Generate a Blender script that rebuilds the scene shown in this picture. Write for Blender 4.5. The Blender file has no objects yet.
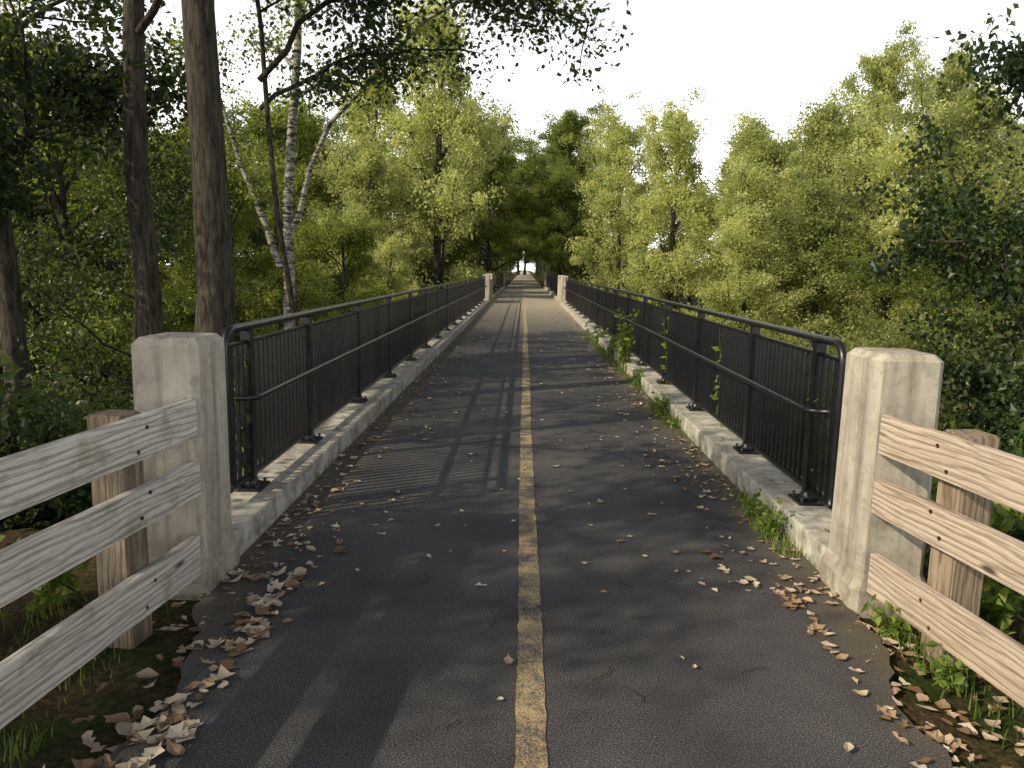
import bpy, bmesh, math, random
import numpy as np
from mathutils import Vector, Matrix, Euler
random.seed(7)
scene=bpy.context.scene
scene.view_settings.view_transform='Standard'
scene.view_settings.look='None'
scene.view_settings.exposure=0
COL=scene.collection

# ------------------------------------------------------------------ materials
class NT:
    def __init__(s,name):
        s.m=bpy.data.materials.new(name); s.m.use_nodes=True
        s.t=s.m.node_tree; s.t.nodes.clear()
        s.out=s.n('ShaderNodeOutputMaterial')
    def n(s,typ,**kw):
        nd=s.t.nodes.new(typ)
        for k,v in kw.items(): setattr(nd,k,v)
        return nd
    def l(s,a,b): s.t.links.new(a,b)
    def noise(s,vec,scale,detail=4,rough=.55,dist=0):
        nd=s.n('ShaderNodeTexNoise'); nd.inputs['Scale'].default_value=scale
        nd.inputs['Detail'].default_value=detail; nd.inputs['Roughness'].default_value=rough
        nd.inputs['Distortion'].default_value=dist
        if vec is not None: s.l(vec,nd.inputs['Vector'])
        return nd.outputs['Fac']
    def mapv(s,vec,scale=(1,1,1),loc=(0,0,0)):
        nd=s.n('ShaderNodeMapping'); nd.inputs['Scale'].default_value=scale; nd.inputs['Location'].default_value=loc
        s.l(vec,nd.inputs['Vector']); return nd.outputs[0]
    def ramp(s,fac,stops):
        nd=s.n('ShaderNodeValToRGB'); cr=nd.color_ramp
        while len(cr.elements)<len(stops): cr.elements.new(.5)
        for e,(p,c) in zip(cr.elements,stops):
            e.position=p; e.color=(c[0],c[1],c[2],1) if not isinstance(c,(int,float)) else (c,c,c,1)
        s.l(fac,nd.inputs[0]); return nd.outputs[0]
    def mix(s,fac,a,b,mode='MIX'):
        nd=s.n('ShaderNodeMix'); nd.data_type='RGBA'; nd.blend_type=mode
        for inp,v in ((nd.inputs[0],fac),(nd.inputs[6],a),(nd.inputs[7],b)):
            if isinstance(v,(int,float)): inp.default_value=v
            elif isinstance(v,tuple): inp.default_value=(v[0],v[1],v[2],1)
            else: s.l(v,inp)
        return nd.outputs[2]
    def math(s,op,a,b=None,c=None,clamp=False):
        nd=s.n('ShaderNodeMath'); nd.operation=op; nd.use_clamp=clamp
        for i,v in enumerate((a,b,c)):
            if v is None: continue
            if isinstance(v,(int,float)): nd.inputs[i].default_value=v
            else: s.l(v,nd.inputs[i])
        return nd.outputs[0]
    def bsdf(s,col,rough=.8,bump=None,bstr=.3,bdist=.01,spec=.3,metal=0):
        p=s.n('ShaderNodeBsdfPrincipled')
        for k,v in (('Base Color',col),('Roughness',rough),('Metallic',metal),('Specular IOR Level',spec)):
            if isinstance(v,(int,float)): p.inputs[k].default_value=v
            elif isinstance(v,tuple): p.inputs[k].default_value=(v[0],v[1],v[2],1)
            else: s.l(v,p.inputs[k])
        if bump is not None:
            b=s.n('ShaderNodeBump'); b.inputs['Strength'].default_value=bstr; b.inputs['Distance'].default_value=bdist
            s.l(bump,b.inputs['Height']); s.l(b.outputs[0],p.inputs['Normal'])
        s.l(p.outputs[0],s.out.inputs[0]); return p
    def pos(s): return s.n('ShaderNodeNewGeometry').outputs['Position']
    def obj(s): return s.n('ShaderNodeTexCoord').outputs['Object']

def asphalt_parts(s):
    P=s.pos()
    fine=s.noise(P,170,4,.85)
    vor=s.n('ShaderNodeTexVoronoi'); vor.inputs['Scale'].default_value=120; s.l(P,vor.inputs['Vector'])
    big=s.noise(P,1.3,5,.6)
    c1=s.ramp(fine,[(.36,(.012,.0125,.015)),(.51,(.054,.054,.060)),(.62,(.25,.245,.25))])
    c2=s.mix(s.ramp(big,[(.35,0),(.7,1)]),(.66,.68,.73),(1.35,1.34,1.30))
    c=s.mix(1.0,c1,c2,'MULTIPLY')
    sep=s.n('ShaderNodeSeparateXYZ'); s.l(P,sep.inputs[0])
    ax=s.math('ABSOLUTE',sep.outputs[0])
    nz=s.noise(P,5,5,.65)
    e=s.math('ADD',ax,s.math('MULTIPLY',nz,.5))
    e=s.ramp(s.math('SUBTRACT',e,.95),[(.52,0),(.76,1)])
    c=s.mix(s.math('MULTIPLY',e,.7),c,(.13,.105,.075))
    sunlit=s.n('ShaderNodeMapRange'); s.l(s.math('ADD',sep.outputs[1],s.math('MULTIPLY',nz,6)),sunlit.inputs[0]); sunlit.inputs[1].default_value=20; sunlit.inputs[2].default_value=34
    sunc=s.mix(fine,(.20,.18,.14),(.55,.49,.38))  # sunlight on the far path, painted into the base colour as paler tan
    c=s.mix(s.math('MULTIPLY',sunlit.outputs[0],.88),c,sunc)
    h=s.math('ADD',fine,s.math('MULTIPLY',vor.outputs['Distance'],.6))
    return P,c,h,fine,big
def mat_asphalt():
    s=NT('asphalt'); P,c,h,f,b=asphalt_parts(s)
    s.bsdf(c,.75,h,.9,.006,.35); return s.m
def mat_line():
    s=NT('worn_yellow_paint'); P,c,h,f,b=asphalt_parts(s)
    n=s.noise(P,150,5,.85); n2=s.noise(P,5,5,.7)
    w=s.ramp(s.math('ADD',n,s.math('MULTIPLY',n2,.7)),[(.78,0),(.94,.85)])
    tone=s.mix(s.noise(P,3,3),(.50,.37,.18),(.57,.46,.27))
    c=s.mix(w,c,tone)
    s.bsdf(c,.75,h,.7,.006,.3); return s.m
def mat_concrete(name,base,dark,moss=.25,stain=.7):
    s=NT(name); P=s.pos()
    n1=s.noise(P,3.5,6,.65); n2=s.noise(s.mapv(P,(14,14,1.2)),1,5,.6); n3=s.noise(P,160,3,.7); n4=s.noise(P,11,6,.7)
    c=s.mix(s.ramp(n1,[(.3,0),(.68,1)]),dark,base)
    c=s.mix(s.math('MULTIPLY',s.ramp(n2,[(.45,0),(.72,1)]),stain),c,tuple(v*.42 for v in dark))
    c=s.mix(s.math('MULTIPLY',s.ramp(n4,[(.52,0),(.68,1)]),stain*.7),c,tuple(v*.5 for v in dark))
    c=s.mix(s.math('MULTIPLY',s.ramp(n3,[(.3,1),(.45,0)]),.5),c,tuple(v*.4 for v in dark))
    sep=s.n('ShaderNodeSeparateXYZ'); s.l(P,sep.inputs[0])
    low=s.math('SUBTRACT',1.0,s.math('MULTIPLY',sep.outputs[2],3.0),clamp=True)
    mm=s.math('MULTIPLY',low,s.ramp(s.noise(P,8,5,.7),[(.42,0),(.62,1)]))
    c=s.mix(s.math('MULTIPLY',mm,moss*2),c,(.07,.075,.03))
    s.bsdf(c,.9,s.math('ADD',n3,s.math('MULTIPLY',n1,1.5)),.5,.006,.2); return s.m
def mat_wood(name,a,b,dk,moss):
    s=NT(name); O=s.obj(); oi=s.n('ShaderNodeObjectInfo')
    add=s.n('ShaderNodeVectorMath'); add.operation='ADD'; s.l(O,add.inputs[0])
    sc=s.n('ShaderNodeVectorMath'); sc.operation='SCALE'; s.l(oi.outputs['Random'],sc.inputs['Scale']); sc.inputs[0].default_value=(37,11,53)
    s.l(sc.outputs[0],add.inputs[1]); V=add.outputs[0]
    wv=s.n('ShaderNodeTexWave'); wv.wave_type='BANDS'; wv.bands_direction='Z'
    wv.inputs['Scale'].default_value=11; wv.inputs['Distortion'].default_value=9; wv.inputs['Detail'].default_value=3; wv.inputs['Detail Scale'].default_value=.9
    s.l(s.mapv(V,(.22,1,1)),wv.inputs['Vector'])
    st=s.noise(s.mapv(V,(3,60,130)),1,4,.7)
    big=s.noise(s.mapv(V,(1.5,5,6)),1,4,.6)
    c=s.mix(s.ramp(big,[(.3,0),(.7,1)]),a,b)
    c=s.mix(s.math('MULTIPLY',s.ramp(wv.outputs['Fac'],[(.0,1),(.45,0)]),.6),c,dk)
    c=s.mix(s.math('MULTIPLY',s.ramp(st,[(.48,0),(.66,1)]),.8),c,dk)
    vo=s.n('ShaderNodeTexVoronoi'); vo.inputs['Scale'].default_value=1; s.l(s.mapv(V,(2.2,1,7)),vo.inputs['Vector'])
    c=s.mix(s.ramp(vo.outputs['Distance'],[(.05,1),(.12,0)]),c,tuple(v*.5 for v in dk))
    c=s.mix(s.math('MULTIPLY',s.ramp(s.noise(V,7,5,.65),[(.52,0),(.66,1)]),moss),c,(.13,.14,.05))
    s.bsdf(c,.85,s.math('ADD',st,s.math('MULTIPLY',wv.outputs['Fac'],.5)),.6,.004,.2); return s.m
def mat_bark(name,a,b,birch=False):
    s=NT(name); O=s.obj()
    if birch:
        n=s.noise(s.mapv(O,(5,5,22)),1,4,.6); c=s.ramp(n,[(.42,(.05,.045,.04)),(.52,(.26,.25,.22)),(.8,(.45,.43,.39))])
        s.bsdf(c,.8,n,.4,.01,.2)
    else:
        n=s.noise(s.mapv(O,(26,26,4)),1,5,.7,.6); n2=s.noise(O,2,4)
        c=s.mix(s.ramp(n,[(.38,0),(.62,1)]),a,b); c=s.mix(s.math('MULTIPLY',n2,.35),c,(.045,.05,.03))
        s.bsdf(c,.92,n,1.0,.04,.15)
    return s.m
def mat_leaf(name,stops,trans=.4,tcol=(.22,.30,.04),rough=.5):
    s=NT(name); at=s.n('ShaderNodeAttribute'); at.attribute_name='tint'
    oi=s.n('ShaderNodeObjectInfo')
    f=s.math('ADD',at.outputs['Fac'],s.math('MULTIPLY',s.math('SUBTRACT',oi.outputs['Random'],.5),.5))
    c=s.ramp(f,stops)
    p=s.bsdf(c,rough,None,spec=.3)
    t=s.n('ShaderNodeBsdfTranslucent')
    tc=s.mix(f,tuple(v*.5 for v in tcol),tcol); s.l(tc,t.inputs[0])
    m=s.n('ShaderNodeMixShader'); m.inputs[0].default_value=trans
    s.l(p.outputs[0],m.inputs[1]); s.l(t.outputs[0],m.inputs[2]); s.l(m.outputs[0],s.out.inputs[0]); return s.m
M={}
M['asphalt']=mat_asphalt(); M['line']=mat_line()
M['conc']=mat_concrete('weathered_concrete',(.52,.48,.40),(.30,.275,.23),.3,.68)
M['curb']=mat_concrete('curb_concrete',(.62,.60,.55),(.39,.37,.32),.4,.55)
M['woodL']=mat_wood('weathered_grey_wood',(.56,.54,.49),(.66,.63,.57),(.20,.18,.145),.4)
M['woodR']=mat_wood('weathered_brown_wood',(.43,.35,.275),(.49,.425,.355),(.15,.11,.08),.12)
M['post']=mat_wood('brown_post_wood',(.25,.19,.135),(.32,.265,.20),(.08,.055,.04),.3)
M['bark']=mat_bark('brown_bark',(.014,.012,.010),(.095,.078,.062))
M['birch']=mat_bark('birch_bark',None,None,True)
M['leaf']=mat_leaf('tree_leaves',[(.0,(.020,.038,.011)),(.45,(.076,.115,.028)),(1,(.24,.27,.07))],.45,(.54,.62,.09))
M['leafY']=mat_leaf('light_tree_leaves',[(.0,(.065,.10,.026)),(.5,(.28,.33,.11)),(1,(.52,.52,.25))],.48,(.95,.97,.34))
M['leafD']=mat_leaf('dark_tree_leaves',[(.0,(.010,.021,.008)),(.5,(.026,.047,.016)),(1,(.075,.10,.03))],.28,(.16,.23,.04),.4)
M['weed']=mat_leaf('weed_leaves',[(.0,(.04,.08,.012)),(.5,(.10,.17,.028)),(1,(.24,.29,.06))],.4,(.38,.52,.07))
M['litter']=mat_leaf('dry_leaves',[(.0,(.12,.07,.04)),(.25,(.28,.19,.115)),(.5,(.44,.35,.26)),(.85,(.60,.55,.46)),(1,(.26,.27,.08))],.12,(.3,.2,.1),.6)
def mk(name,col,rough,spec=.5,metal=0):
    s=NT(name); n=s.noise(s.pos(),30,4,.6); c=s.mix(n,tuple(v*.8 for v in col),tuple(v*1.25 for v in col))
    r=s.math('ADD',s.math('MULTIPLY',n,.2),rough-.1); s.bsdf(c,r,n,.05,.002,spec,metal); return s.m
M['black']=mk('black_painted_metal',(.008,.0085,.010),.34,.5)
M['bolt']=mk('rusty_bolt',(.09,.05,.035),.6,.4,.6)
def mat_ground():
    s=NT('forest_floor'); P=s.pos(); n=s.noise(P,2.2,6,.65); n2=s.noise(P,38,5,.7); n3=s.noise(P,.4,3)
    c=s.ramp(n2,[(.3,(.022,.016,.010)),(.5,(.065,.045,.026)),(.7,(.15,.105,.065))])
    g=s.ramp(n2,[(.3,(.012,.022,.006)),(.7,(.05,.075,.018))])
    c=s.mix(s.ramp(s.math('ADD',s.math('MULTIPLY',n,.6),s.math('MULTIPLY',n3,.4)),[(.44,0),(.56,1)]),c,g)
    s.bsdf(c,.95,n2,1.0,.03,.1); return s.m
M['ground']=mat_ground()

# ------------------------------------------------------------------ mesh builder
class MB:
    def __init__(s): s.v=[];s.f=[];s.m=[];s.t=[];s.sm=[];s.n=0
    def quads(s,V,F,mat=0,tint=.5,smooth=False):
        V=np.asarray(V,float).reshape(-1,3);F=np.asarray(F,int).reshape(-1,4)
        s.v.append(V);s.f.append(F+s.n);s.n+=len(V)
        s.m.append(np.full(len(F),mat)); s.t.append(np.full(len(F),tint) if np.isscalar(tint) else np.asarray(tint)); s.sm.append(np.full(len(F),smooth))
    def tube(s,pts,rad,sides=8,mat=0,cap=False):
        P=np.asarray(pts,float); R=np.asarray(rad,float)*np.ones(len(P))
        T=np.gradient(P,axis=0); T/= (np.linalg.norm(T,axis=1,keepdims=True)+1e-9)
        ref=np.array([1,0,0.]) if abs(T[0][0])<.8 else np.array([0,1.,0])
        a=np.arange(sides)*2*np.pi/sides; V=[]
        u=ref
        for p,t,r in zip(P,T,R):
            u=u-t*np.dot(u,t); u/=np.linalg.norm(u)+1e-9; w=np.cross(t,u)
            V.append(p+r*(np.cos(a)[:,None]*u+np.sin(a)[:,None]*w))
        V=np.concatenate(V); F=[]
        for i in range(len(P)-1):
            for j in range(sides):
                k=(j+1)%sides; F.append((i*sides+j,i*sides+k,(i+1)*sides+k,(i+1)*sides+j))
        if cap and sides==8:
            for b in (0,(len(P)-1)*sides):
                F+= [(b,b+1,b+2,b+3),(b,b+3,b+4,b+7),(b+4,b+5,b+6,b+7)]
        s.quads(V,F,mat,.5,True)
    def box(s,lo,hi,mat=0,tint=.5):
        x0,y0,z0=lo;x1,y1,z1=hi
        V=[(x0,y0,z0),(x1,y0,z0),(x1,y1,z0),(x0,y1,z0),(x0,y0,z1),(x1,y0,z1),(x1,y1,z1),(x0,y1,z1)]
        s.quads(V,[(0,3,2,1),(4,5,6,7),(0,1,5,4),(1,2,6,5),(2,3,7,6),(3,0,4,7)],mat,tint)
    def leaves(s,C,size,rng,mat=1,tint=.5,up=.5,wd=.33):
        N=len(C); C=np.asarray(C); sz=(np.ones(N)*size)[:,None]*rng.uniform(.6,1.25,(N,1))
        n=rng.normal(size=(N,3)); n[:,2]+=up; n/=np.linalg.norm(n,axis=1,keepdims=True)
        d=rng.normal(size=(N,3)); d[:,2]-=.3; d-=n*np.sum(n*d,1,keepdims=True); d/=np.linalg.norm(d,axis=1,keepdims=True)
        w=np.cross(n,d)
        V=np.stack([C,C+d*.42*sz+w*wd*sz+n*.06*sz,C+d*sz-n*.1*sz,C+d*.42*sz-w*wd*sz+n*.06*sz],1)
        F=np.arange(N*4).reshape(N,4)
        s.quads(V.reshape(-1,3),F,mat,tint)
    def mesh(s,name,mats):
        V=np.concatenate(s.v);F=np.concatenate(s.f);m=bpy.data.meshes.new(name)
        m.vertices.add(len(V)); m.vertices.foreach_set('co',V.astype(np.float32).ravel())
        m.loops.add(F.size); m.loops.foreach_set('vertex_index',F.astype(np.int32).ravel())
        m.polygons.add(len(F)); m.polygons.foreach_set('loop_start',np.arange(0,F.size,4,dtype=np.int32))
        for k in mats: m.materials.append(M[k])
        m.polygons.foreach_set('material_index',np.concatenate(s.m).astype(np.int32))
        m.polygons.foreach_set('use_smooth',np.concatenate(s.sm).astype(bool))
        at=m.attributes.new('tint','FLOAT','FACE'); at.data.foreach_set('value',np.clip(np.concatenate(s.t),0,1).astype(np.float32))
        m.update(calc_edges=True); m.validate(); return m
def add(name,mesh,loc=(0,0,0),rot=(0,0,0),scale=(1,1,1),parent=None):
    o=bpy.data.objects.new(name,mesh); o.location=loc;o.rotation_euler=rot;o.scale=scale; COL.objects.link(o)
    if parent: o.parent=parent
    return o
def empty(name,loc=(0,0,0)):
    o=bpy.data.objects.new(name,None); o.location=loc; COL.objects.link(o); return o
def boxobj(name,size,loc,mat,rotz=0,bevel=.006,parent=None,seg=2):
    bm=bmesh.new(); bmesh.ops.create_cube(bm,size=1)
    for v in bm.verts: v.co=Vector((v.co.x*size[0],v.co.y*size[1],v.co.z*size[2]))
    if bevel: bmesh.ops.bevel(bm,geom=bm.edges[:],offset=bevel,segments=seg,affect='EDGES',profile=.6)
    me=bpy.data.meshes.new(name); bm.to_mesh(me); bm.free(); me.materials.append(M[mat])
    for p in me.polygons: p.use_smooth=False
    return add(name,me,loc,(0,0,rotz),parent=parent)

# ------------------------------------------------------------------ terrain
def sst(a,b,x):
    t=np.clip((x-a)/(b-a),0,1); return t*t*(3-2*t)
def th(x,y):
    x=np.asarray(x,float);y=np.asarray(y,float); d=np.abs(x)
    bank=-.035-2.6*sst(2.6,9,d)
    val=-4.6+.5*np.sin(x*.21+1)*np.cos(y*.17)
    far=-.04-1.8*sst(2.6,9,d)
    a=sst(4.2,9,y); b=sst(60,66,y)
    z=bank*(1-a)+val*a; z=z*(1-b)+far*b
    rough=.10*np.sin(x*1.7+y*.9)*np.cos(y*1.3-x*.6)+.05*np.sin(x*4.1)*np.sin(y*3.7)
    return z+rough*sst(1.9,3.2,d)
def axis():
    return np.unique(np.concatenate([np.arange(-20,20,.4),np.arange(-80,80,2.),np.arange(-400,401,20.)]))
xs=axis(); ys=np.unique(np.concatenate([np.arange(-8,14,.3),np.arange(14,75,1.),np.arange(-100,260,6.),np.arange(-400,601,25.)]))
X,Y=np.meshgrid(xs,ys); Z=th(X,Y)
b=MB(); nx=len(xs); I=np.arange(len(ys)-1)[:,None]*nx+np.arange(nx-1)[None,:]
b.quads(np.stack([X,Y,Z],-1).reshape(-1,3),np.stack([I,I+1,I+nx+1,I+nx],-1).reshape(-1,4),0,.5,True)
add('ground',b.mesh('ground',['ground']))

# ------------------------------------------------------------------ path, deck
HW=1.535
b=MB(); rng=np.random.default_rng(1)
yy=np.concatenate([np.arange(-6,3.45,.06),[3.45]]);
wid=.18*sst(2.5,3.4,yy)
L=-1.32-wid+.03*np.sin(yy*3.1)+.02*np.sin(yy*11)+rng.normal(0,.014,len(yy)); R=1.34+wid+.03*np.sin(yy*2.3+1)+.02*np.sin(yy*9)+rng.normal(0,.014,len(yy))
V=[];F=[]
for i,(y,l,r) in enumerate(zip(yy,L,R)):
    V+=[(l,y,0),(r,y,0)]
    if i: F.append((2*i-2,2*i-1,2*i+1,2*i))
b.quads(V,F)
b.quads([(-HW-.02,3.45,0),(HW+.02,3.45,0),(HW+.02,62,0),(-HW-.02,62,0)],[(0,1,2,3)])
b.quads([(-1.5,62,0),(1.5,62,0),(1.5,420,0),(-1.5,420,0)],[(0,1,2,3)])
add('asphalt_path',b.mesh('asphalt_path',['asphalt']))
b=MB(); yy=np.concatenate([np.arange(-3,30,.06),np.arange(30,420,5.)]); V=[];F=[]
for i,y in enumerate(yy):
    c=.004*math.sin(y*.7)+.0015*math.sin(y*2.3); V+=[(c-.052+rng.normal(0,.0022),y,.004),(c+.052+rng.normal(0,.0022),y,.004)]
    if i: F.append((2*i-2,2*i-1,2*i+1,2*i))
b.quads(V,F)
add('painted_centre_line',b.mesh('painted_centre_line',['line']))
deck=empty('bridge_deck')
boxobj('slab',(4.0,58.4,.35),(0,32.8,-.185),'curb',parent=deck)
for x in (-1.3,0,1.3): boxobj('girder',(.35,58,.9),(x,33,-.82),'curb',parent=deck)
for y in (20,34.5,49): boxobj('pier',(3.2,.7,4.6),(0,y,-3.58),'conc',parent=deck)
boxobj('abutment',(4.0,.8,3.4),(0,4.0,-2.07),'conc',parent=deck)
def curb(side,y0,y1):
    e=empty('concrete_curb'); y=y0
    while y<y1-.1:
        L=min(6.0,y1-y); 
        boxobj('segment',(.40,L-.012,.32),(side*(HW+.20),y+L/2,-.01),'curb',bevel=.014,parent=e)
        y+=L
def pillar(side,y0,h=1.2,w=.31,d=.36):
    bm=bmesh.new()
    def ring(z,ex,c):
        hw=w/2+ex;hd=d/2+ex
        return [bm.verts.new((sx,sy,z)) for sx,sy in ((hw-c,-hd),(hw,-hd+c),(hw,hd-c),(hw-c,hd),(-hw+c,hd),(-hw,hd-c),(-hw,-hd+c),(-hw+c,-hd))]
    rs=[ring(-.4,.03,.03),ring(.10,.03,.03),ring(.17,.004,.03),ring(h-.03,0,.03),ring(h,-.028,.02),ring(h+.006,-.09,.01)]
    for a,c in zip(rs,rs[1:]):
        for i in range(8): bm.faces.new((a[i],a[(i+1)%8],c[(i+1)%8],c[i]))
    bm.faces.new(rs[-1]); bm.normal_update()
    me=bpy.data.meshes.new('concrete_pillar'); bm.to_mesh(me); bm.free(); me.materials.append(M['conc'])
    return add('concrete_pillar',me,(side*(HW+w/2+.0),y0+d/2,0))
for s_ in (-1,1):
    curb(s_,3.79,33.0); curb(s_,36.3,61.0)
    pillar(s_,3.40); pillar(s_,33.03,1.25); pillar(s_,35.9,1.25); pillar(s_,61.05,1.25)
for s_ in (-1,1):
    e=empty('concrete_parapet'); boxobj('wall',(.30,2.45,1.0),(s_*(HW+.17),34.65,.42),'conc',bevel=.02,parent=e); boxobj('coping',(.36,2.45,.10),(s_*(HW+.17),34.65,.973),'conc',bevel=.02,parent=e)

# ------------------------------------------------------------------ railings
def railing(side,y0,y1,posts):
    b=MB(); x=side*1.74; zt=1.165; zb=.235; r=.024
    c=.11
    pts=[(x,y0,zb+.0)]+[(x,y0,z) for z in np.linspace(zb+.05,zt-c,4)]
    pts+=[(x,y0+c-c*math.cos(a),zt-c+c*math.sin(a)) for a in np.linspace(.2,math.pi/2,6)]
    pts+=[(x,y,zt) for y in np.linspace(y0+c+.1,y1-c-.1,30)]
    pts+=[(x,y1-c+c*math.sin(a),zt-c+c*math.cos(a)) for a in np.linspace(0,math.pi/2-.2,6)]
    pts+=[(x,y1,z) for z in np.linspace(zt-c,zb,4)]
    b.tube(pts,r,8,0,True)
    b.tube([(x,y0-.0,zb),(x,(y0+y1)/2,zb),(x,y1,zb)],.022,8,0,True)
    b.tube([(x,y0+.02,zt-.09),(x,(y0+y1)/2,zt-.09),(x,y1-.02,zt-.09)],.013,8,0,True)
    xi=side*1.63
    pts=[(x,y0+.14,.755),(side*1.68,y0+.15,.755),(xi+side*.012,y0+.175,.755),(xi,y0+.23,.755)]+[(xi,y,.755) for y in np.linspace(y0+.5,y1-.5,20)]+[(xi,y1-.2,.755),(side*1.68,y1-.15,.755),(x,y1-.14,.755)]
    b.tube(pts,.019,8,0,True)
    y=y0+.08
    while y<y1-.05:
        b.box((x-.011,y-.011,zb),(x+.011,y+.011,zt-.09)); y+=.088
    for y in posts:
        b.box((x-.03,y-.03,.16),(x+.03,y+.03,zt-.02))
        b.tube([(x,y,.155),(x,y,.19),(x,y,.235)],[.055,.05,.034],8,0,True)
        b.box((x-.085,y-.10,.150),(x+.085,y+.10,.168))
        b.box((x-.05,y-.05,.17),(x+.05,y+.05,.185))
        for ax in (-.06,.06):
            for ay in (-.075,.075): b.tube([(x+ax,y+ay,.165),(x+ax,y+ay,.175),(x+ax,y+ay,.195)],.011,8,0,True)
        b.tube([(x,y,.755),((x+xi)/2,y,.73),(xi,y,.745)],.010,6,0)
    add('bridge_railing',b.mesh('bridge_railing',['black']))
for s_ in (-1,1):
    railing(s_,4.25,32.7,[4.6,5.9]+list(np.arange(7.7,32.6,1.8)))
    railing(s_,36.5,60.7,list(np.arange(36.9,60.6,1.8)))

# ------------------------------------------------------------------ wooden fences
def fence(side,x0,slope,wood):
    e=empty('wooden_rail_fence')
    y0,y1=3.385,-1.6
    L=math.hypot(y0-y1,(y0-y1)*slope); 
    ang=math.atan2(-1,side*slope)
    dirv=Vector((side*slope,-1,0)).normalized(); out=Vector((side*1,slope,0)).normalized()
    for k,(za,zb) in enumerate(((.745,.925),(.478,.645),(.085,.275))):
        off=(.0,.012,-.02)[k]
        c=Vector((side*x0,y0+off,0))+dirv*(L/2)+out*.02
        o=boxobj('rail_board_%d'%(k+1),(L,.04,zb-za),(c.x,c.y,(za+zb)/2),wood,rotz=ang,bevel=.005,parent=e)
        o.rotation_euler[1]=(.003,-.004,.005)[k]
    for j,dist in enumerate((.42,2.6,4.6)):
        c=Vector((side*x0,y0,0))+dirv*dist+out*(.042+.075)
        bm=bmesh.new(); bmesh.ops.create_cube(bm,size=1)
        for v in bm.verts: v.co=Vector((v.co.x*1.5,v.co.y*.145,v.co.z*.145))
        bmesh.ops.bevel(bm,geom=bm.edges[:],offset=.008,segments=2,affect='EDGES')
        me=bpy.data.meshes.new('post'); bm.to_mesh(me); bm.free(); me.materials.append(M['post'])
        p=add('post_%d'%(j+1),me,(c.x,c.y,.19),parent=e)
        p.rotation_euler=Euler((0,-math.pi/2,ang+math.pi/2),'XYZ')
        bb=MB()
        for (za,zb) in ((.745,.925),(.478,.645),(.085,.275)):
            for dz,dd in ((.045,-.03),(-.045,.035)):
                q=Vector((side*x0,y0,0))+dirv*(dist+dd); z=(za+zb)/2+dz
                a=q-out*.004; a2=q+out*.01
                bb.tube([(a.x,a.y,z),((a.x+a2.x)/2,(a.y+a2.y)/2,z),(a2.x,a2.y,z)],.009,8,0,True)
        add('bolts_%d'%(j+1),bb.mesh('bolts',['bolt']),parent=e)
fence(-1,1.535,.10,'woodL'); fence(1,1.565,.135,'woodR')

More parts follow.
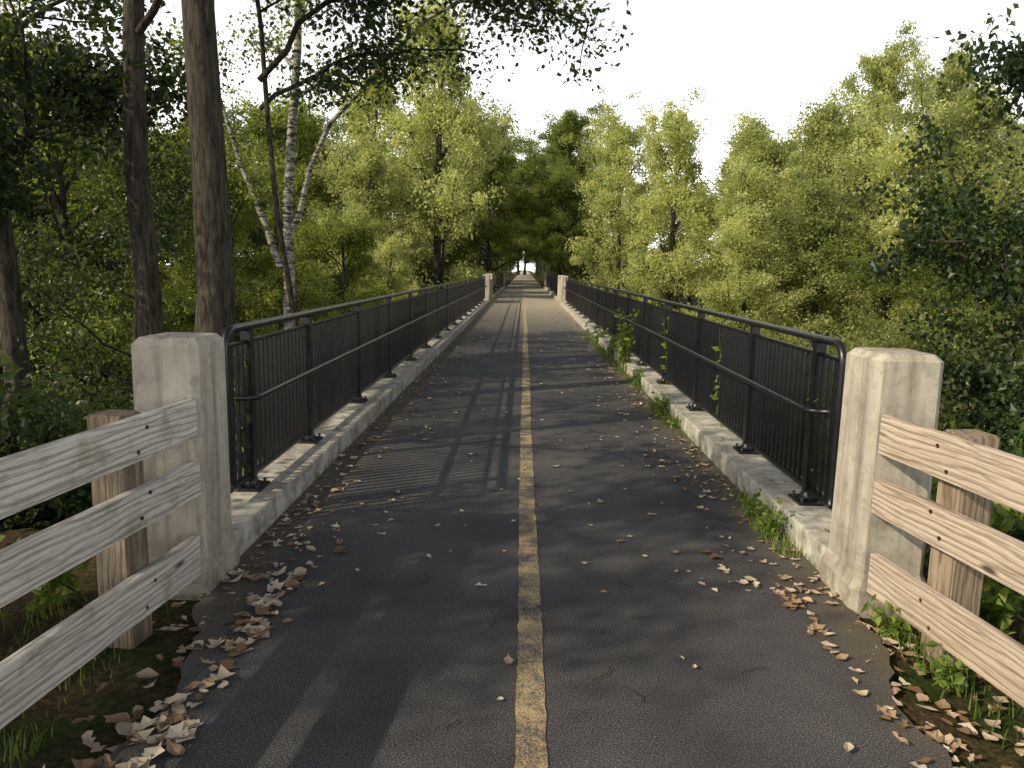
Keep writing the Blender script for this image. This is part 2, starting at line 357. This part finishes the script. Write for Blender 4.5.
# ------------------------------------------------------------------ trees
def tree_mesh(name,seed,H=12,tr=.17,cb=.25,cr=3.2,nl=24,leaf=.12,per=85,clr=.42,mats=('bark','leaf'),lean=(0,0),trunk_pts=None,extra=None,nc=6,lr=.36,flat=.72):
    rng=np.random.default_rng(seed); b=MB()
    n=12; t=np.linspace(0,1,n)
    if trunk_pts is None:
        ph=rng.uniform(0,6,2)
        T=np.stack([lean[0]*t**1.3*H+.12*H*.08*np.sin(t*5+ph[0])*4*t*.5, lean[1]*t**1.3*H+.04*H*np.sin(t*4+ph[1])*t, t*H*.92],1)
    else:
        tp=np.asarray(trunk_pts,float); tt=np.linspace(0,1,len(tp)); T=np.stack([np.interp(t,tt,tp[:,k]) for k in range(3)],1)
        T[:,0]+=.05*np.sin(t*17); T[:,1]+=.04*np.cos(t*13)
    rad=tr*(1-t*.85)**.8+.015; rad[0]*=1.35
    b.tube(T,rad,12,0)
    at=lambda f: np.array([np.interp(f,t,T[:,k]) for k in range(3)])
    clumps=[]
    def limb(p0,az,el,L,r):
        m=7; P=[p0]; d=np.array([math.cos(az)*math.cos(el),math.sin(az)*math.cos(el),math.sin(el)])
        for i in range(m-1):
            d=d+rng.normal(0,.14,3)+np.array([0,0,.05 if i<3 else -.05]); d/=np.linalg.norm(d); P.append(P[-1]+d*L/(m-1))
        P=np.array(P); b.tube(P,r*(1-np.linspace(0,1,m)*.85)+.004,5,0)
        return P
    pa=rng.uniform(0,6.3,4)
    for i in range(nl):
        f=cb+(1-cb)*((i+.5)/nl)**.9*.97; fr=(f-cb)/(1-cb)
        az=i*2.4+rng.normal(0,.4)
        env=cr*(max(.05,math.sin(math.pi*(fr*.80+.17))))**.75*(1+.28*math.sin(az*2+pa[0]+fr*5)+.18*math.sin(az*3+pa[1]-fr*9))
        L=env*rng.uniform(.65,1.2)
        P=limb(at(f),az,rng.uniform(.15,.7)+fr*.7,L,tr*lr*(1.15-fr*.7))
        for k in (3,4,5,6): clumps.append(P[k])
        for c in range(nc):
            j=rng.uniform(2,6); p=P[int(j)]+(P[min(6,int(j)+1)]-P[int(j)])*(j%1)
            Q=limb(p,az+rng.choice([-1,1])*rng.uniform(.4,1.2),rng.uniform(-.15,1.0),L*rng.uniform(.25,.5),tr*.36*lr)
            for k in (2,4,6):
                if rng.random()<.85: clumps.append(Q[k])
    if extra:
        for ex in extra:
            P=np.asarray(ex['pts'],float); tt=np.linspace(0,1,len(P)); t2=np.linspace(0,1,12)
            P=np.stack([np.interp(t2,tt,P[:,k]) for k in range(3)],1); P[1:-1]+=rng.normal(0,.05,(10,3))
            b.tube(P,ex['r']*(1-t2*.85)+.006,6,0)
            for c in range(ex.get('n',16)):
                j=rng.uniform(ex.get('s',3),11); p=P[int(j)]+(P[min(11,int(j)+1)]-P[int(j)])*(j%1)
                Q=limb(p,rng.uniform(0,6.3),rng.uniform(-.9,.3),ex.get('L',1.0)*rng.uniform(.5,1.1),ex['r']*.25)
                for k in (2,3,4,5,6): clumps.append(Q[k])
    C=np.array(clumps); C=C+rng.normal(0,.14,C.shape)
    cnt=np.maximum(8,(per*rng.uniform(.3,1.6,len(C))).astype(int))
    ct=np.repeat(C,cnt,0); N=len(ct)
    off=rng.normal(size=(N,3)); off=off/np.linalg.norm(off,axis=1,keepdims=True)*rng.uniform(0,1,(N,1))**.55
    off=off*clr*1.8*np.array([1,1,flat])*np.repeat(rng.uniform(.4,1.2,len(C)),cnt)[:,None]
    tint=np.repeat(rng.normal(.45,.2,len(C)),cnt)+rng.normal(0,.14,N)
    b.leaves(ct+off,leaf,rng,1,tint)
    return b.mesh(name,list(mats))
def shrub_mesh(name,seed,R=2.6,H=4.0,nc=320,per=75,leaf=.09,clr=.30,mats=('bark','leaf')):
    rng=np.random.default_rng(seed); b=MB(); C=[]
    for i in range(20):
        az=rng.uniform(0,6.28); rr=R*rng.uniform(.1,.95); hh=H*rng.uniform(.5,1.05)*(1-.35*(rr/R)**2)
        P=np.array([(.1*rng.normal(),.1*rng.normal(),0),(rr*.35*math.cos(az),rr*.35*math.sin(az),hh*.5),(rr*.8*math.cos(az),rr*.8*math.sin(az),hh*.85),(rr*math.cos(az),rr*math.sin(az),hh)])
        b.tube(P,[.03,.02,.012,.004],5,0)
        for k in range(nc//20):
            u=rng.uniform(.2,1.0)*3; j=min(2,int(u)); p=P[j]+(P[j+1]-P[j])*(u-j); C.append(p+rng.normal(0,.42,3)*np.array([1,1,.7])*(R/2.6))
    C=np.array(C); cnt=(per*rng.uniform(.4,1.5,len(C))).astype(int); ct=np.repeat(C,cnt,0); N=len(ct)
    tint=np.repeat(rng.normal(.45,.18,len(C)),cnt)+rng.normal(0,.13,N)
    b.leaves(ct+rng.normal(size=(N,3))*clr,leaf,rng,1,tint); return b.mesh(name,list(mats))

P_tree=[tree_mesh('tree_a',11,12,.17,.14,3.5,26,.12,105,.38,('bark','leaf')),
        tree_mesh('tree_b',12,12,.18,.14,3.2,26,.12,105,.36,('bark','leafY')),
        tree_mesh('tree_c',13,12,.15,.08,2.8,30,.11,105,.34,('bark','leafY')),
        tree_mesh('tree_d',14,12,.20,.20,3.9,26,.12,105,.38,('bark','leaf')),
        tree_mesh('tree_e',15,12,.16,.12,3.1,26,.12,95,.36,('bark','leafD')),
        tree_mesh('tree_thin',16,12,.15,.30,3.0,16,.12,40,.46,('bark','leaf'),nc=4)]
P_shrub=[shrub_mesh('shrub_a',21),shrub_mesh('shrub_b',22,mats=('bark','leafY')),shrub_mesh('shrub_c',23,leaf=.085,mats=('bark','leafD')),
         shrub_mesh('shrub_d',24,R=1.1,H=1.5,nc=160,per=70,leaf=.065,clr=.16,mats=('bark','leafD'))]
def T(kind,x,y,H,w=1.0,name='deciduous_tree',parent=None,rot=None,sink=.1):
    s=H/12; rnd=random.uniform(0,6.28) if rot is None else rot
    return add(name,P_tree[kind],(x,y,float(th(x,y))-sink),(0,0,rnd),(s*w,s*w,s),parent)
def S(kind,x,y,s,parent=None,name='shrub',zs=1,force=False):
    R=(1.5 if kind==3 else 3.4)*s; sg=1 if x>0 else -1
    if not force and abs(x)-R<1.95: x=sg*(1.95+R)
    return add(name,P_shrub[kind],(x,y,float(th(x,y))-.15),(0,0,random.uniform(0,6.28)),(s,s,s*zs),parent)

def hero(name,x,y,top,seed,**kw):
    z0=float(th(x,y))-.2
    return add(name,tree_mesh(name,seed,trunk_pts=[(0,0,0),(top[0]*.35,top[1]*.4,top[2]*.4),top],flat=.55,**kw),(x,y,z0))
hero('oak_tree',-3.32,7.7,(.12,.3,14),31,H=14,tr=.255,cb=.72,cr=2.7,nl=12,leaf=.11,per=44,mats=('bark','leaf'),lr=.25,
     extra=[dict(pts=[(.1,0,8.6),(.9,.5,9.4),(2.0,1.0,9.9),(3.2,1.4,10.1)],r=.04,n=16,L=.8,s=3)])
hero('oak_tree',-4.50,8.8,(.05,.2,13),32,H=13,tr=.21,cb=.71,cr=2.5,nl=11,leaf=.11,per=40,mats=('bark','leafD'),lr=.20)
hero('oak_tree',-6.45,9.2,(.1,.2,13),33,H=13,tr=.19,cb=.60,cr=2.9,nl=13,leaf=.11,per=48,mats=('bark','leafD'),lr=.22,
     extra=[dict(pts=[(0,0,6.6),(.5,-.9,7.6),(.9,-2.0,8.2)],r=.045,n=14,L=.8),dict(pts=[(0,0,6.9),(-.5,-.8,7.4),(-1.0,-1.6,7.6)],r=.045,n=14,L=.8),
            dict(pts=[(0,0,7.4),(.9,.3,8.2),(1.8,.5,8.6)],r=.04,n=12,L=.8)])
hero('birch_tree',-4.75,14.3,(.5,.5,13),34,H=13,tr=.15,cb=.74,cr=1.8,nl=8,leaf=.08,per=40,mats=('birch','leaf'),lr=.3,
     extra=[dict(pts=[(.15,.1,6.5),(.9,0,8.6),(2.6,-.4,10.3),(4.4,-.8,10.9),(5.8,-1.0,10.9)],r=.05,n=14,L=.8,s=4),
            dict(pts=[(.1,.1,6.2),(-.7,.2,8.2),(-1.2,.3,10.5)],r=.06,n=10,L=.8)])
hero('maple_tree',-3.1,11.5,(-1.2,.2,12.5),36,H=12.5,tr=.05,cb=.80,cr=1.2,nl=4,leaf=.10,per=26,mats=('bark','leafD'),
     extra=[dict(pts=[(-.9,.1,9.0),(0,0,10.0),(1.2,0,10.5),(2.6,.1,10.4),(3.9,.2,9.9)],r=.04,n=32,L=.8,s=3),
            dict(pts=[(-.9,.1,8.6),(0,.4,9.3),(1.0,.8,9.7),(2.2,1.1,9.7)],r=.035,n=14,L=.7,s=3)])
hero('young_tree',-6.6,12.5,(.3,.1,9),35,H=9,tr=.07,cb=.3,cr=2.0,nl=14,leaf=.09,per=45,mats=('bark','leafD'))
for k,x,y,H,w in ((3,-10,16,10,1),(4,-13,20,12,1),(0,-9,23,9,1),(4,-15,13,11,1),(0,-6.8,28,8.0,1),(4,-11,31,10,1),(0,-16,25,12,1),(4,-20,19,12,1),(1,-5.8,33,7.5,.9),
                  (1,-4.6,40.5,19.0,.85),(1,-8.5,44,17,.9),(0,-13,43,15,1),(3,-18,42,14,1),(0,-23,36,13,1),(1,-7.5,37,12,1)):
    T(k,x,y,H,w)
# open-crowned trees added out of view, left and behind, to dapple the near path
for k,x,y,H,w in ((5,-8.8,-.8,11,.9),(5,-8.5,-6,12,.9),(4,-14,-5,12,.9),(5,-6.6,3.2,11,.8)):
    T(k,x,y,H,w)
for k,x,y,H,w in ((1,6.2,33,12.5,.85),(2,9.3,31,12.0,.9),(2,4.9,41,14.0,.9),(1,12.5,34,13.5,.9),(2,7.4,25,8.5,1.1),(1,13,27,11.0,1),(1,17,30,13.5,1),(0,11,19,8,1.1),(1,16.5,21,10.0,1),
                  (2,10,26,9.5,1.1),(1,8,29,10,1),(0,14,14.5,8.0,1),(1,20,25,11.5,1),(2,20,46,19.5,.75),(1,25.5,48,19.5,.7),(2,31,50,17,.8),(1,25,33,13.5,1),(0,31,36,14,1),(2,36,46,15,1),(0,22,17,10,1),(1,11,39,13.5,1),(2,16,38,14.5,1),(1,22,39,15,1)):
    T(k,x,y,H,w)
for k,x,y,H,w in ((4,6.9,9.4,10.8,.85),(4,10.8,8.2,9.5,1)):
    T(k,x,y,H,w)
far=empty('distant_trees')
for i,y in enumerate(np.arange(63,150,7)):
    for s_ in (-1,1):
        T(random.choice((0,3,3,1)),s_*(2.9+random.uniform(0,1.3)),y+random.uniform(-3,3),random.uniform(12,17),random.uniform(.95,1.15),'tree_crown',far)
        S(random.choice((0,2,0)),s_*4.0,y+random.uniform(-2,2),random.uniform(.5,.75),far,'understorey')
# the trail bends away beyond here: woods close off the view
for x,y in ((-9,166),(-4.5,160),(-1.5,172),(2.5,163),(6.5,168),(11,164),(0,182),(-7,180),(7,181),(-13,172),(14,174)):
    T(random.choice((0,3,1)),x,y,random.uniform(14,17),1.25,'tree_crown',far)
for x in (-7,-3.4,3.2,6.8): S(random.choice((0,2)),x,176,1.3,far,'understorey',zs=1.4,force=True)
for y in (54,68,84):
    for s_ in (-1,1):
        for x in np.arange(9,62,7.5):
            T(random.choice((0,1,2) if s_>0 else (0,3,4)),s_*(x+random.uniform(-2,2)),y+random.uniform(-3,3),random.uniform(11,14.5)+(2 if s_<0 else 0),1.2,'tree_crown',far)
            if y>60: S(random.choice((0,2)),s_*(x+3),y-2,random.uniform(.9,1.2),far,'understorey')
for s_ in (-1,1):
    for x,y,s in ((5.5,58,1.3),(6,64,1.1),(9.5,63,1.2),(12,66,1.2),(5,70,.9),(8,72,1.2),(5.2,80,.9),(8.5,86,1.2)):
        S(random.choice((0,2,1)),s_*x,y,s,far,'understorey',zs=1.35)
for i in range(22):
    y=7+27*i/22; x=-random.uniform(4.4,7+y*.3); S(random.choice((0,2,2)),x,y,random.uniform(.6,.95),zs=1.15)
for i in range(44):
    y=7+40*i/44; x=random.uniform(4.4,8+y*.45); S(random.choice((0,1,1,1,2) if y>13 else (0,2,2)),x,y,random.uniform(.75,1.15),zs=1.2)
for x,y,s,k in ((-4.6,3.2,1.0,3),(-4.2,1.6,1.1,3),(-6,4.6,.6,2),(-7.5,2.4,.7,2),(-3.9,5.4,1.1,3),(-8,6.5,.8,2),(4.6,5.6,1.2,3),(6.2,4.6,.6,2),(7.4,6.6,.75,2),(4.6,3.0,1.1,3),(5.8,2.0,.5,2),(3.9,6.8,1.2,3)):
    S(k,x,y,s)

# ------------------------------------------------------------------ litter
def litter(pts,sizes,tints,rng,zoff=.008):
    b=MB()
    st=np.array([0,.15,.36,.6,.82,1.0]); wd0=np.array([.02,.20,.33,.27,.13,.0])
    for (x,y,z),s,tn in zip(pts,sizes,tints):
        a=rng.uniform(0,6.28); ca,sa=math.cos(a),math.sin(a); curl=rng.uniform(-.2,.9); fold=rng.uniform(-.1,.9); asp=rng.uniform(.55,1.25)
        wd=wd0*asp
        if rng.random()<.45: wd=wd*np.array([1,1.4,.5,1.45,.6,1])
        jit=rng.normal(0,.05,(6,3)); V=[]; tx,ty=rng.normal(0,.2,2)
        for q,(u,w) in enumerate(zip(st,wd)):
            zz=curl*(u-.45)**2
            for sgn in (-1,0,1):
                lx=(u-.5+jit[q,sgn+1]*.6)*s; ly=sgn*w*s*(1+jit[q,sgn+1]*3); lz=(zz+fold*abs(sgn)*w*.8)*s+max(0,(tx*lx+ty*ly))
                V.append((x+lx*ca-ly*sa,y+lx*sa+ly*ca,z+zoff+lz))
        F=[]
        for i in range(5):
            F+=[(3*i,3*i+1,3*i+4,3*i+3),(3*i+1,3*i+2,3*i+5,3*i+4)]
        b.quads(V,F,0,tn,False)
    return b
rng=np.random.default_rng(5)
pts=[];sz=[];tn=[]
def addp(x,y,z,s=None,t=None):
    pts.append((x,y,z)); sz.append(s if s else rng.choice([rng.uniform(.02,.045),rng.uniform(.035,.08)])); tn.append(t if t is not None else rng.beta(1.8,1.6)*.9)
for s_ in (-1,1):
    for i in range(820):
        y=3.5+rng.exponential(8); 
        if y>34: continue
        d=abs(rng.exponential(.19 if s_<0 else .27)); 
        if math.sin(y*2.1+s_)+rng.normal(0,.7)<-.7: continue
        addp(s_*(HW-.03-min(d,1.2)),y,.0)
    for i in range(60):
        addp(s_*(HW+rng.uniform(.03,.35)),rng.uniform(3.9,16),.15)
for i in range(170): addp(rng.uniform(-1.4,1.4),rng.uniform(2.2,20),0,t=rng.uniform(.3,.9))
for i in range(300): addp(-1.12-abs(rng.normal(0,.24)),rng.uniform(1.2,3.6),0.0,rng.uniform(.035,.105))
for i in range(360): 
    addp(1.22+abs(rng.normal(0,.35)),rng.uniform(1.6,3.6),0.0,rng.uniform(.03,.08),rng.beta(2,3))
pts=[(x,y,(z if abs(x)<1.3 or y>3.4 else max(float(th(x,y)),-.03)+.01)) for x,y,z in pts]
add('fallen_leaves',litter(pts,sz,tn,rng).mesh('fallen_leaves',['litter']))
b=MB()
for i in range(40):
    x,y=rng.uniform(-1.3,1.3),rng.uniform(2,9); a=rng.uniform(0,3.1); L=rng.uniform(.04,.14)
    p=[(x+math.cos(a+k*.2)*L*k/3,y+math.sin(a+k*.2)*L*k/3,.008+.004*(k%2)) for k in range(4)]; b.tube(p,.002,5)
add('fallen_twigs',b.mesh('fallen_twigs',['bark']))

# ------------------------------------------------------------------ weeds and grass
def weed(name,x,y,z,h,n,spread,leaf=.07,seed=0,lean=(0,0)):
    rng=np.random.default_rng(seed+100); b=MB()
    for i in range(n):
        a=rng.uniform(0,6.28); r=spread*rng.uniform(.1,1); hh=h*rng.uniform(.5,1)
        P=np.array([(rng.normal(0,spread*.3),rng.normal(0,spread*.3),0),(r*.4*math.cos(a)+lean[0]*.4,r*.4*math.sin(a)+lean[1]*.4,hh*.55),(r*math.cos(a)+lean[0],r*math.sin(a)+lean[1],hh)])
        b.tube(P,[.004,.003,.0015],5,0,False)
        m=max(5,int(hh/.035)); u=rng.uniform(.15,1,m)*2; j=np.minimum(1,u.astype(int)); C=P[j]+(P[j+1]-P[j])*(u-j)[:,None]+rng.normal(0,.012,(m,3))
        b.leaves(C,leaf,rng,0,rng.uniform(.2,1,m),.9,.28)
    return add(name,b.mesh(name,['weed']),(x,y,z))
def grass(name,x0,x1,y0,y1,n,h,seed=0,zf=None):
    rng=np.random.default_rng(seed+500); b=MB(); V=[];F=[];tt=[]
    K=[(rng.uniform(x0,x1),rng.uniform(y0,y1)) for _ in range(max(3,n//60))]
    for i in range(n):
        if rng.random()<.6:
            kx,ky=K[rng.integers(len(K))]; x=min(x1,max(x0,kx+rng.normal(0,.05))); y=min(y1,max(y0,ky+rng.normal(0,.06)))
        else: x,y=rng.uniform(x0,x1),rng.uniform(y0,y1)
        z=zf if zf is not None else float(th(x,y)); a=rng.uniform(0,6.28); hh=h*rng.uniform(.3,1.1); bend=rng.uniform(.1,.8)*hh; w=.003
        c,s=math.cos(a),math.sin(a); k=len(V)
        for u in (0,.4,.75,1):
            ww=w*(1-u*.9); px=x+c*bend*u*u; py=y+s*bend*u*u; pz=z+hh*u*(1-.15*u); V+=[(px-s*ww,py+c*ww,pz),(px+s*ww,py-c*ww,pz)]
        for q in range(3): F.append((k+2*q,k+2*q+1,k+2*q+3,k+2*q+2)); tt.append(rng.uniform(.1,1))
    b.quads(V,F,0,np.array(tt)); return add(name,b.mesh(name,['weed']))
weed('weed_plant',1.44,4.35,0,.22,18,.14,.05,1)
weed('weed_plant',1.46,4.75,0,.15,12,.12,.045,2)
weed('weed_plant',1.47,8.1,0,.26,18,.18,.06,3)
weed('weed_plant',1.46,7.5,0,.16,12,.16,.05,4)
weed('weed_plant',1.50,11.6,0,1.05,14,.20,.09,5)
weed('weed_plant',1.50,13.2,0,.5,10,.2,.08,21)
weed('weed_plant',1.50,10.1,0,.3,10,.16,.07,22)
weed('climbing_vine',1.78,6.9,.15,.95,6,.10,.08,6)
weed('climbing_vine',1.76,9.4,.15,.9,6,.12,.08,23)
weed('climbing_vine',1.78,4.6,.15,1.0,5,.07,.06,7)
weed('weed_plant',1.52,16,0,.4,16,.3,.08,8)
weed('weed_plant',1.60,3.15,-.03,.20,14,.15,.055,9)
weed('weed_plant',1.62,2.75,-.03,.16,12,.13,.05,31)
weed('weed_plant',1.78,2.35,-.03,.18,14,.16,.05,32)
weed('weed_plant',1.95,3.1,-.03,.5,20,.22,.07,10)
weed('weed_plant',2.3,2.7,-.03,.5,20,.25,.07,11)
weed('weed_plant',2.1,3.5,-.03,.7,26,.28,.08,12)
weed('weed_plant',2.35,3.9,-.05,.9,26,.35,.08,33)
weed('weed_plant',2.7,3.4,-.05,.75,26,.4,.08,13)
weed('weed_plant',-2.2,3.3,-.05,.4,18,.3,.07,14)
weed('weed_plant',-2.5,2.6,-.05,.5,18,.35,.07,15)
weed('climbing_vine',-1.80,4.5,.15,.9,4,.06,.06,16)
grass('grass_tuft',1.40,1.53,7.0,8.8,420,.13,1,0)
grass('grass_tuft',1.38,1.53,4.0,5.2,300,.12,2,0)
grass('grass_tuft',1.36,1.53,9.5,18,1100,.15,3,0)
grass('grass_tuft',1.6,2.6,1.4,3.3,2400,.16,4)
grass('grass_tuft',-2.8,-1.6,1.2,3.3,1300,.12,5)

# ------------------------------------------------------------------ light, sky, camera
az=math.radians(240); el=math.radians(33)
w=bpy.data.worlds.new('World'); scene.world=w; w.use_nodes=True; nt=w.node_tree; nt.nodes.clear()
def N_(t): return nt.nodes.new(t)
sky=N_('ShaderNodeTexSky'); sky.sky_type='NISHITA'; sky.sun_disc=False; sky.sun_elevation=el; sky.sun_rotation=az
sky.dust_density=3.0; sky.air_density=1.0; sky.ozone_density=1.0
hs=N_('ShaderNodeHueSaturation'); hs.inputs['Saturation'].default_value=.5; hs.inputs['Value'].default_value=.62
# whitish summer haze that thickens towards the horizon, all round
tc=N_('ShaderNodeTexCoord'); sp=N_('ShaderNodeSeparateXYZ'); nt.links.new(tc.outputs['Generated'],sp.inputs[0])
m1=N_('ShaderNodeMath'); m1.operation='SUBTRACT'; m1.use_clamp=True; m1.inputs[0].default_value=1; nt.links.new(sp.outputs[2],m1.inputs[1])
m2=N_('ShaderNodeMath'); m2.operation='POWER'; nt.links.new(m1.outputs[0],m2.inputs[0]); m2.inputs[1].default_value=4.0
mx=N_('ShaderNodeMix'); mx.data_type='RGBA'; mx.blend_type='ADD'; mx.inputs[7].default_value=(23,22.6,21.6,1)
nt.links.new(m2.outputs[0],mx.inputs[0]); nt.links.new(hs.outputs[0],mx.inputs[6]); nt.links.new(sky.outputs[0],hs.inputs['Color'])
bg=N_('ShaderNodeBackground'); bg.inputs[1].default_value=.15; ow=N_('ShaderNodeOutputWorld')
nt.links.new(mx.outputs[2],bg.inputs[0]); nt.links.new(bg.outputs[0],ow.inputs[0])
sd=bpy.data.lights.new('sun','SUN'); sd.energy=5; sd.angle=math.radians(.5); sd.color=(1,.86,.62)
so=bpy.data.objects.new('sun',sd); COL.objects.link(so)
S_=Vector((math.sin(az)*math.cos(el),math.cos(az)*math.cos(el),math.sin(el)))
so.rotation_euler=S_.to_track_quat('Z','Y').to_euler()
cd=bpy.data.cameras.new('camera'); cd.lens=26.7; cd.sensor_width=36; cd.clip_end=2000; cd.clip_start=.05
co=bpy.data.objects.new('camera',cd); COL.objects.link(co)
Rm=Euler((math.radians(90-8.7),0,math.radians(.75)),'XYZ').to_matrix()@Matrix.Rotation(math.radians(1.2),3,'Z')
co.matrix_world=Matrix.Translation((-.055,0,1.55))@Rm.to_4x4()
scene.camera=co
